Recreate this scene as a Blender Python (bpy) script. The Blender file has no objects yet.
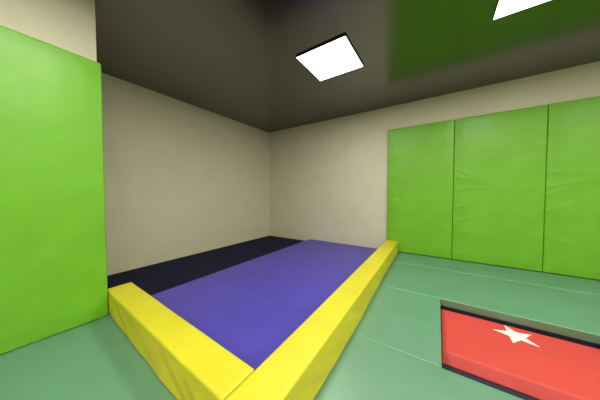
import bpy, bmesh, math
from mathutils import Vector, noise, Matrix

sc = bpy.context.scene
COL = sc.collection


# ------------------------------------------------------------------ materials
def lin(c):
    return tuple(((v / 255) / 12.92 if v / 255 <= 0.04045 else ((v / 255 + 0.055) / 1.055) ** 2.4) for v in c) + (1,)


def material(name, rgb, rough=0.5, ior=1.5, grain=0.0, grain_scale=400.0, soft=0.0, soft_scale=6.0, var=0.06):
    """Procedural surface: slight tonal variation, a fine grain and soft slow undulation as bump."""
    m = bpy.data.materials.new(name)
    m.use_nodes = True
    nt = m.node_tree
    b = nt.nodes['Principled BSDF']
    b.inputs['Roughness'].default_value = rough
    b.inputs['IOR'].default_value = ior
    tc = nt.nodes.new('ShaderNodeTexCoord')
    n1 = nt.nodes.new('ShaderNodeTexNoise')
    n1.inputs['Scale'].default_value = 3.0
    n1.inputs['Detail'].default_value = 4
    nt.links.new(tc.outputs['Object'], n1.inputs['Vector'])
    ramp = nt.nodes.new('ShaderNodeValToRGB')
    c = lin(rgb)
    ramp.color_ramp.elements[0].position = 0.3
    ramp.color_ramp.elements[1].position = 0.7
    ramp.color_ramp.elements[0].color = tuple(v * (1 - var) for v in c[:3]) + (1,)
    ramp.color_ramp.elements[1].color = tuple(min(1, v * (1 + var)) for v in c[:3]) + (1,)
    nt.links.new(n1.outputs['Fac'], ramp.inputs['Fac'])
    nt.links.new(ramp.outputs['Color'], b.inputs['Base Color'])
    last = None
    for amount, scale, dist in ((soft, soft_scale, 0.02), (grain, grain_scale, 0.001)):
        if amount:
            n2 = nt.nodes.new('ShaderNodeTexNoise')
            n2.inputs['Scale'].default_value = scale
            n2.inputs['Detail'].default_value = 3
            nt.links.new(tc.outputs['Object'], n2.inputs['Vector'])
            bp = nt.nodes.new('ShaderNodeBump')
            bp.inputs['Strength'].default_value = amount
            bp.inputs['Distance'].default_value = dist
            nt.links.new(n2.outputs['Fac'], bp.inputs['Height'])
            if last:
                nt.links.new(last.outputs['Normal'], bp.inputs['Normal'])
            last = bp
    if last:
        nt.links.new(last.outputs['Normal'], b.inputs['Normal'])
    return m


M_WALL = material('painted_plaster', (211, 205, 177), 0.75, 1.45, grain=0.35, grain_scale=160, var=0.025)
M_CEIL = material('dark_gloss_ceiling', (36, 32, 26), 0.20, 2.35, var=0.03)
M_FLOOR = material('navy_base', (24, 26, 44), 0.7, grain=0.4, grain_scale=300)
M_NAVY = material('navy_vinyl', (25, 27, 52), 0.75, 1.2, grain=0.35, grain_scale=500, soft=0.15)
M_PURPLE = material('purple_vinyl', (76, 65, 168), 0.42, 1.55, grain=0.2, grain_scale=450, soft=0.25, soft_scale=4)
M_TEAL = material('sage_green_vinyl', (93, 140, 111), 0.40, 1.85, grain=0.2, grain_scale=450, soft=0.2, soft_scale=4)
M_LIME = material('lime_vinyl', (112, 180, 36), 0.42, grain=0.15, grain_scale=450, soft=0.3, soft_scale=5)
M_YELLOW = material('yellow_vinyl', (207, 198, 36), 0.48, grain=0.15, grain_scale=450, soft=0.25, soft_scale=7)
M_RED = material('red_vinyl', (200, 65, 56), 0.6, grain=0.15, grain_scale=450, soft=0.15)
M_WHITE = material('white_print', (240, 236, 226), 0.5)
M_FRAME = material('black_lamp_frame', (14, 14, 14), 0.5)

M_GLOW = bpy.data.materials.new('lamp_diffuser')
M_GLOW.use_nodes = True
_b = M_GLOW.node_tree.nodes['Principled BSDF']
_b.inputs['Base Color'].default_value = (0.9, 0.9, 0.9, 1)
_b.inputs['Emission Color'].default_value = (1.0, 0.965, 0.90, 1)
_b.inputs['Emission Strength'].default_value = 6.5


# ------------------------------------------------------------------ mesh helpers
def link(name, bm, mat, parent=None, smooth=False):
    me = bpy.data.meshes.new(name)
    bm.normal_update()
    bm.to_mesh(me)
    bm.free()
    me.materials.append(mat)
    if smooth:
        for p in me.polygons:
            p.use_smooth = True
    o = bpy.data.objects.new(name, me)
    COL.objects.link(o)
    if parent:
        o.parent = parent
    return o


def box_bm(lo, hi, bm=None):
    bm = bm or bmesh.new()
    v = [bm.verts.new((x, y, z)) for x in (lo[0], hi[0]) for y in (lo[1], hi[1]) for z in (lo[2], hi[2])]
    for f in ((0, 1, 3, 2), (4, 6, 7, 5), (0, 4, 5, 1), (2, 3, 7, 6), (0, 2, 6, 4), (1, 5, 7, 3)):
        bm.faces.new([v[i] for i in f])
    return bm


def ticks(h, r, step):
    n = max(1, int(round(2 * (h - r) / step)))
    inner = [-(h - r) + 2 * (h - r) * i / n for i in range(n + 1)]
    edge = [h - r + r * math.tan(a) for a in (math.pi / 16, math.pi / 8, 3 * math.pi / 16, math.pi / 4)]
    return [-e for e in reversed(edge)] + inner + edge


def cushion_bm(sx, sy, sz, r, step, shape=None):
    """Upholstered block: a closed box with rounded edges, centred on the origin, then shaped by a function."""
    h = Vector((sx / 2, sy / 2, sz / 2))
    T = [ticks(h[i], r, step) for i in range(3)]
    bm = bmesh.new()
    cache = {}

    def vert(p):
        k = tuple(round(c, 6) for c in p)
        if k not in cache:
            q = Vector(p)
            inn = Vector([max(-(h[i] - r), min(h[i] - r, q[i])) for i in range(3)])
            d = q - inn
            if d.length > 1e-9:
                q = inn + d.normalized() * r
                nrm = d.normalized()
            else:
                nrm = Vector((0, 0, 1))
            if shape:
                q = shape(q, nrm, h)
            cache[k] = bm.verts.new(q)
        return cache[k]

    for ax in range(3):
        a, b = [i for i in range(3) if i != ax]
        for s in (-1, 1):
            for i in range(len(T[a]) - 1):
                for j in range(len(T[b]) - 1):
                    ps = []
                    for (ii, jj) in ((i, j), (i + 1, j), (i + 1, j + 1), (i, j + 1)):
                        p = [0, 0, 0]
                        p[ax] = s * h[ax]
                        p[a] = T[a][ii]
                        p[b] = T[b][jj]
                        ps.append(vert(p))
                    if (s > 0) == (ax == 1):
                        ps.reverse()
                    try:
                        bm.faces.new(ps)
                    except ValueError:
                        pass
    bmesh.ops.recalc_face_normals(bm, faces=bm.faces)
    return bm


def tag(o, label, cat, group=None):
    o['label'] = label
    o['category'] = cat
    o['kind'] = 'thing'
    if group:
        o['group'] = group
    return o


def structure(name, bm, mat):
    o = link(name, bm, mat)
    o['kind'] = 'structure'
    return o


# ------------------------------------------------------------------ room shell (metres; camera stands at x = y = 0)
WY, LX, CZ = 4.132, -3.724, 2.655          # far wall, left wall, ceiling
RX, NY = 3.6, -4.2                       # right wall and wall behind the viewer
FZ = -0.073                               # the navy base the mats lie on
PITX0, PITX1, PITY0, PITY1, PITZ = 0.037, 1.050, 1.499, 2.495, -0.157

structure('wall_back', box_bm((LX - 0.1, WY, -0.4), (RX + 0.1, WY + 0.1, CZ)), M_WALL)
structure('wall_left', box_bm((LX - 0.1, NY, -0.4), (LX, WY, CZ)), M_WALL)
structure('wall_right', box_bm((RX, NY, -0.4), (RX + 0.1, WY, CZ)), M_WALL)
structure('wall_front', box_bm((LX - 0.1, NY - 0.1, -0.4), (RX + 0.1, NY, CZ)), M_WALL)
structure('wall_partition', box_bm((LX, NY, FZ), (-2.398, 0.530, CZ)), M_WALL)
structure('ceiling', box_bm((LX - 0.1, NY - 0.1, CZ), (RX + 0.1, WY + 0.1, CZ + 0.1)), M_CEIL)

fb = bmesh.new()                         # floor with the square recess
xs = [LX - 0.1, PITX0, PITX1, RX + 0.1]
ys = [NY - 0.1, PITY0, PITY1, WY + 0.1]
gv = [[fb.verts.new((x, y, FZ)) for y in ys] for x in xs]
for i in range(3):
    for j in range(3):
        if (i, j) != (1, 1):
            fb.faces.new((gv[i][j], gv[i + 1][j], gv[i + 1][j + 1], gv[i][j + 1]))
ring = [gv[1][1], gv[2][1], gv[2][2], gv[1][2]]
low = [fb.verts.new((v.co.x, v.co.y, PITZ)) for v in ring]
for i in range(4):
    fb.faces.new((ring[i], low[i], low[(i + 1) % 4], ring[(i + 1) % 4]))
fb.faces.new(low)
structure('floor', fb, M_FLOOR)


# ------------------------------------------------------------------ floor mats
def mat_slab(name, x0, x1, y0, y1, z0, z1, mat, seed, r=0.007, amp=0.0022):
    def shape(q, n, h):
        if n.z > 0.5:
            edge = min(h.x - abs(q.x), h.y - abs(q.y))
            k = max(0.0, min(1.0, edge / 0.15))
            q = q + Vector((0, 0, amp * (0.25 + 0.75 * k) * noise.noise(Vector((q.x * 2.3 + seed, q.y * 2.3, seed * 1.7)))))
        return q
    o = link(name, cushion_bm(x1 - x0, y1 - y0, z1 - z0, r, 0.06, shape), mat, smooth=True)
    o.location = ((x0 + x1) / 2, (y0 + y1) / 2, (z0 + z1) / 2)
    return o


tag(mat_slab('floor_mat', LX + 0.006, -0.66, 0.585, WY - 0.004, FZ + 0.001, -0.056, M_NAVY, 1.0, amp=0.0),
    'dark navy mat along the left wall, running under the purple mats', 'mat')

PG = 'purple mats inside the yellow curb'
for y0, y1, lab in ((0.650, 1.5415, 'purple floor mat nearest the viewer, beside the corner of the yellow beams'),
                    (1.5425, 2.5525, 'middle one of the three purple floor mats, between two seams'),
                    (2.5535, WY - 0.006, 'purple floor mat at the far end, touching the back wall')):
    tag(mat_slab('floor_mat', -2.466, -0.655, y0, y1, -0.053, 0.0, M_PURPLE, y0 * 3), lab, 'mat', PG)

GG = 'sage green floor mats'
E = 0.0006
M_SEAM_LIGHT = material('pale_green_highlight', (118, 172, 130), 0.45)  # paler green stands in for light caught by the rounded mat edges


def seam_highlight(mat, sx, sy, sz):
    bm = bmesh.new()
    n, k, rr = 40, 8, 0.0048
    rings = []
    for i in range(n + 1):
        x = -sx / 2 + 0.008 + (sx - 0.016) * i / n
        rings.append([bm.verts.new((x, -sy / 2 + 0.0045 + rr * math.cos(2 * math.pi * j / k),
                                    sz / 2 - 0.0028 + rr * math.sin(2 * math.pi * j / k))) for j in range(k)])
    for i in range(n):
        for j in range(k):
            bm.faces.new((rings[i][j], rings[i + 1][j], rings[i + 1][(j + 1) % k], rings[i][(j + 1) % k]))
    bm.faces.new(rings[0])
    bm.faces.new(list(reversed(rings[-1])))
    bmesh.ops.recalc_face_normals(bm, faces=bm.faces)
    p = link('seam_highlight', bm, M_SEAM_LIGHT, mat, smooth=True)
    p['label'] = 'pale green strip, painted highlight on the mat seam'
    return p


for x0, x1, y0, y1, lab in (
        (-2.390, -0.615, -0.48, 0.575, 'sage green floor mat in front of the short yellow beam, beside the left lime pad'),
        (-0.61, 1.40, 0.508 + E, 1.499 - E, 'sage green floor mat before the red recess, beside the long yellow beam'),
        (-0.61, 1.40, -0.48, 0.508 - E, 'sage green floor mat under the viewer, at the near end of the long beam'),
        (1.405, 3.59, 0.508 + E, 1.499 - E, 'sage green floor mat at the near right, beyond the edge of the view'),
        (-0.61, PITX0, 1.499 + E, 2.495 - E, 'sage green floor mat between the long yellow beam and the red recess'),
        (PITX1, 3.59, 1.499 + E, 2.495 - E, 'sage green floor mat on the right side of the red recess'),
        (-0.61, 1.60, 2.495 + E, 3.49 - E, 'sage green floor mat beyond the red recess, beside the long yellow beam'),
        (1.605, 3.59, 2.495 + E, 3.49 - E, 'right-hand sage green floor mat in the row beyond the red recess'),
        (-0.61, 1.60, 3.49 + E, WY - 0.052, 'narrow sage green floor mat at the foot of the lime wall pads'),
        (1.605, 3.59, 3.49 + E, WY - 0.052, 'right end sage green mat at the foot of the lime wall pads')):
    if lab:
        m = mat_slab('floor_mat', x0, x1, y0, y1, FZ + 0.001, 0.0, M_TEAL, x0 + y0 * 5)
        tag(m, lab, 'mat', GG)
        if y0 > 0.6:                     # painted highlight strip along the near edge
            seam_highlight(m, x1 - x0, y1 - y0, -FZ - 0.001)


# ------------------------------------------------------------------ yellow foam beams
def beam(length, width, height, seed, bulge_front, bulge_side, skew=0.0):
    """Foam beam lying along local x; the cover hangs a little loose at the foot of its visible side."""
    def shape(q, n, h):
        t = (q.z + h.z) / (2 * h.z)                      # 0 at the foot
        if abs(n.y) > 0.3:
            u = (q.x + h.x) / (2 * h.x)
            lo = max(0.0, 1 - t) ** 1.3
            env = bulge_front(u)
            fold = noise.noise(Vector((q.x * 3.5 + q.z * 6 + seed, q.z * 3, seed)))
            fold2 = noise.noise(Vector((q.x * 9 + q.z * 22 + seed, q.z * 4, seed + 5)))
            s = 1 if n.y > 0 else -1
            if s == bulge_side:
                q = q + Vector((0, s * (env * lo + 0.010 * fold * lo + 0.011 * fold2 * min(1, 2.2 * lo) * min(1, t * 6)), 0))
        if n.z > 0.5:
            q = q + Vector((0, 0, 0.003 * noise.noise(Vector((q.x * 3 + seed, q.y * 6, seed)))))
        return q
    def skewed(q, n, h):
        q = shape(q, n, h)
        return Vector((q.x, q.y + skew * q.x, q.z))
    return cushion_bm(length, width, height, 0.012, 0.022, skewed)


BH = 0.200
a = beam(1.732, 0.188, BH, 3.1, lambda u: 0.004 + 0.024 * u, -1, -0.049 / 1.732)
o = link('foam_beam', a, M_YELLOW, smooth=True)
p0, p1 = Vector((-2.462, 0.655)), Vector((-0.7300, 0.606))
o.location = ((p0.x + p1.x) / 2, (p0.y + p1.y) / 2, BH / 2 + 0.002)
tag(o, 'short yellow foam beam at left, butting against the lime pad edge', 'foam beam', 'yellow foam beams')

L = WY - 0.058 - 0.495
b = beam(L, 0.204, BH, 7.7, lambda u: 0.002 * (1 - u) + 0.026 * math.exp(-((u - 0.27) / 0.25) ** 2), -1)
o = link('foam_beam', b, M_YELLOW, smooth=True)
q0, q1 = Vector((-0.622, 0.495)), Vector((-0.681, 0.495 + L))
o.location = ((q0.x + q1.x) / 2, (q0.y + q1.y) / 2, BH / 2 + 0.002)
o.rotation_euler.z = math.atan2(q1.y - q0.y, q1.x - q0.x)
tag(o, 'long yellow foam beam running back to the lime wall pads', 'foam beam', 'yellow foam beams')


# ------------------------------------------------------------------ lime wall pads
def pad(width, height, thick, seed):
    """Upright pad, its face on local -y; wrinkles gather along the left edge."""
    def shape(q, n, h):
        if n.y < -0.3 or abs(n.z) > 0.99:
            ex = max(0.0, min(1.0, (h.x - abs(q.x)) / 0.10))
            ez = max(0.0, min(1.0, (h.z - abs(q.z)) / 0.10))
            d = 0.008 * ex * ez
            left = math.exp(-(q.x + h.x) / 0.17)
            for k in range(7):
                zc = -h.z + 2 * h.z * ((k * 0.618 + seed * 0.37) % 1.0) * 0.62 + 0.12
                sl = 0.55 * math.sin(k * 2.3 + seed)
                dz = q.z - (zc + sl * (q.x + h.x))
                d += 0.0075 * left * min(1, (q.x + h.x) / 0.04) * math.exp(-(dz / 0.022) ** 2)
            d += 0.005 * noise.noise(Vector((q.x * 4 + seed, q.z * 4, seed)))
            if n.y < -0.3:
                q = q + Vector((0, -d, 0))
        return q
    return cushion_bm(width, thick, height, 0.013, 0.022, shape)


PW = 0.985
for k, (hh, lab) in enumerate(((2.226, 'lime green wall pad beside the far end of the yellow beam'),
                               (2.226, 'second lime green wall pad from the yellow beam'),
                               (2.227, 'third lime green wall pad from the yellow beam, at far right'))):
    o = link('wall_pad', pad(PW - 0.004, hh, 0.040, 1.3 + k * 2.1), M_LIME, smooth=True)
    o.location = (-0.785 + PW * (k + 0.5), WY - 0.0215, hh / 2 + 0.001)
    tag(o, lab, 'wall pad', 'lime green wall pads')
o = link('wall_pad', pad(1.0, 2.140, 0.040, 9.4), M_LIME, smooth=True)
o.rotation_euler.z = math.pi / 2
o.location = (-2.375, 0.050, 0)
o.location.z = 2.140 / 2 + 0.001
tag(o, 'lime green pad at the left edge, in front of the short yellow beam', 'wall pad', 'lime green wall pads')


# ------------------------------------------------------------------ red block in the recess
RZ = -0.086
rx0, rx1, ry0, ry1 = PITX0 + 0.005, PITX1 - 0.010, 1.809, 2.464
rh = RZ - (PITZ + 0.001)


def red_shape(q, n, h):
    if q.y < -h.y + 0.02:                # the near side slopes down towards the viewer
        t = max(0.0, (h.z - q.z) / (2 * h.z))
        q = q + Vector((0, -0.052 * t, 0))
    elif n.z > 0.5:
        q = q + Vector((0, 0, 0.0015 * noise.noise(Vector((q.x * 4, q.y * 4, 2.0)))))
    return q


red = link('foam_block', cushion_bm(rx1 - rx0, ry1 - ry0, rh, 0.010, 0.04, red_shape), M_RED, smooth=True)
red.location = ((rx0 + rx1) / 2, (ry0 + ry1) / 2, PITZ + 0.001 + rh / 2)
tag(red, 'red foam block with a white printed mark, sunk in the square recess', 'foam block')
sb = bmesh.new()                         # the white mark printed on its top
pts = []
for i in range(10):
    rr = 0.135 if i % 2 == 0 else 0.054
    an = math.pi + i * math.pi / 5
    pts.append((rr * math.cos(an), rr * math.sin(an)))
top = [sb.verts.new((x, y, 0.0016)) for x, y in pts]
bot = [sb.verts.new((x, y, -0.001)) for x, y in pts]
sb.faces.new(top)
sb.faces.new(list(reversed(bot)))
for i in range(10):
    sb.faces.new((bot[i], bot[(i + 1) % 10], top[(i + 1) % 10], top[i]))
st = link('printed_mark', sb, M_WHITE, red)
st.location = (0.403 + 0.135 - red.location.x, 2.32 - red.location.y, rh / 2 + 0.001)
st['label'] = 'white printed mark'


# ------------------------------------------------------------------ ceiling lamps
PS, PT = 0.606, 0.019


def lamp_root(loc):
    e = bpy.data.objects.new('ceiling_light', None)
    e.location = loc
    e.empty_display_size = 0.2
    COL.objects.link(e)
    return e


lamp = lamp_root((-1.100, 2.322, CZ))
fr = bmesh.new()
h, w = PS / 2, 0.005
out = [(-h, -h), (h, -h), (h, h), (-h, h)]
inn = [(-h + w, -h + w), (h - w, -h + w), (h - w, h - w), (-h + w, h - w)]
V = {}
for nm, ring_, z in (('ot', out, -0.0005), ('ob', out, -PT), ('it', inn, -0.0005), ('ib', inn, -PT)):
    V[nm] = [fr.verts.new((x, y, z)) for x, y in ring_]
for i in range(4):
    j = (i + 1) % 4
    fr.faces.new((V['ot'][i], V['ob'][i], V['ob'][j], V['ot'][j]))
    fr.faces.new((V['ob'][i], V['ib'][i], V['ib'][j], V['ob'][j]))
    fr.faces.new((V['ib'][i], V['it'][i], V['it'][j], V['ib'][j]))
    fr.faces.new((V['it'][i], V['ot'][i], V['ot'][j], V['it'][j]))
bmesh.ops.recalc_face_normals(fr, faces=fr.faces)
link('frame', fr, M_FRAME, lamp)
link('diffuser', box_bm((-h + w, -h + w, -PT + 0.001), (h - w, h - w, -0.004)), M_GLOW, lamp)
LG = 'square ceiling light panels'
la = bpy.data.lights.new('light_source', 'AREA')
la.shape = 'SQUARE'
la.size = PS - 0.03
la.spread = math.radians(180)
la.energy = 25.5
la.color = (1.0, 0.965, 0.90)
lo = bpy.data.objects.new('light_source', la)
COL.objects.link(lo)
lo.parent = lamp
lo.location = (0, 0, -PT - 0.001)
tag(lamp, 'square white light panel on the ceiling above the purple mats', 'ceiling light', LG)
for x, y, lab in ((0.690, 2.288, 'square white light panel cut off at the top right, above the red recess'),
                  (-1.083, 0.1, 'added ceiling light panel above the near left end of the room, out of frame'),  # from here on, unseen panels added because the lighting needs them
                  (0.728, 0.1, 'added ceiling light panel, unseen, just above and right of the viewer'),
                  (2.54, 2.298, 'added ceiling light panel, unseen, at right near the third lime wall pad'),
                  (2.54, 0.1, 'added ceiling light panel, unseen, over the right side of the room'),
                  (-1.083, -2.0, 'added ceiling light panel, unseen, behind the viewer at left'),
                  (0.728, -2.0, 'added ceiling light panel, unseen, behind the viewer at right'),
                  (2.54, -2.0, 'added ceiling light panel, unseen, in the far corner behind the viewer')):
    c = lamp.copy()
    COL.objects.link(c)
    c.location = (x, y, CZ)
    c['label'] = lab
    for ch in list(lamp.children):
        d = ch.copy()
        COL.objects.link(d)
        d.parent = c

# ------------------------------------------------------------------ world, camera, colour
wd = bpy.data.worlds.new('World')
sc.world = wd
wd.use_nodes = True
wd.node_tree.nodes['Background'].inputs[0].default_value = (0, 0, 0, 1)
wd.node_tree.nodes['Background'].inputs[1].default_value = 0

cam = bpy.data.cameras.new('camera')
cam.sensor_width = 36
cam.lens = 36 * 207.3 / 600
cam.clip_start = 0.02
co = bpy.data.objects.new('camera', cam)
COL.objects.link(co)
co.location = (0, 0, 1.055)
co.rotation_euler = (math.pi / 2 - math.atan(6.3 / 207.3), 0, math.atan(138 / 207.3))
sc.camera = co

vs = sc.view_settings
vs.view_transform = 'Standard'
vs.look = 'None'
vs.gamma = 1
vs.use_curve_mapping = False
vs.exposure = 0.0
sc.cycles.max_bounces = 8
sc.cycles.use_denoising = True
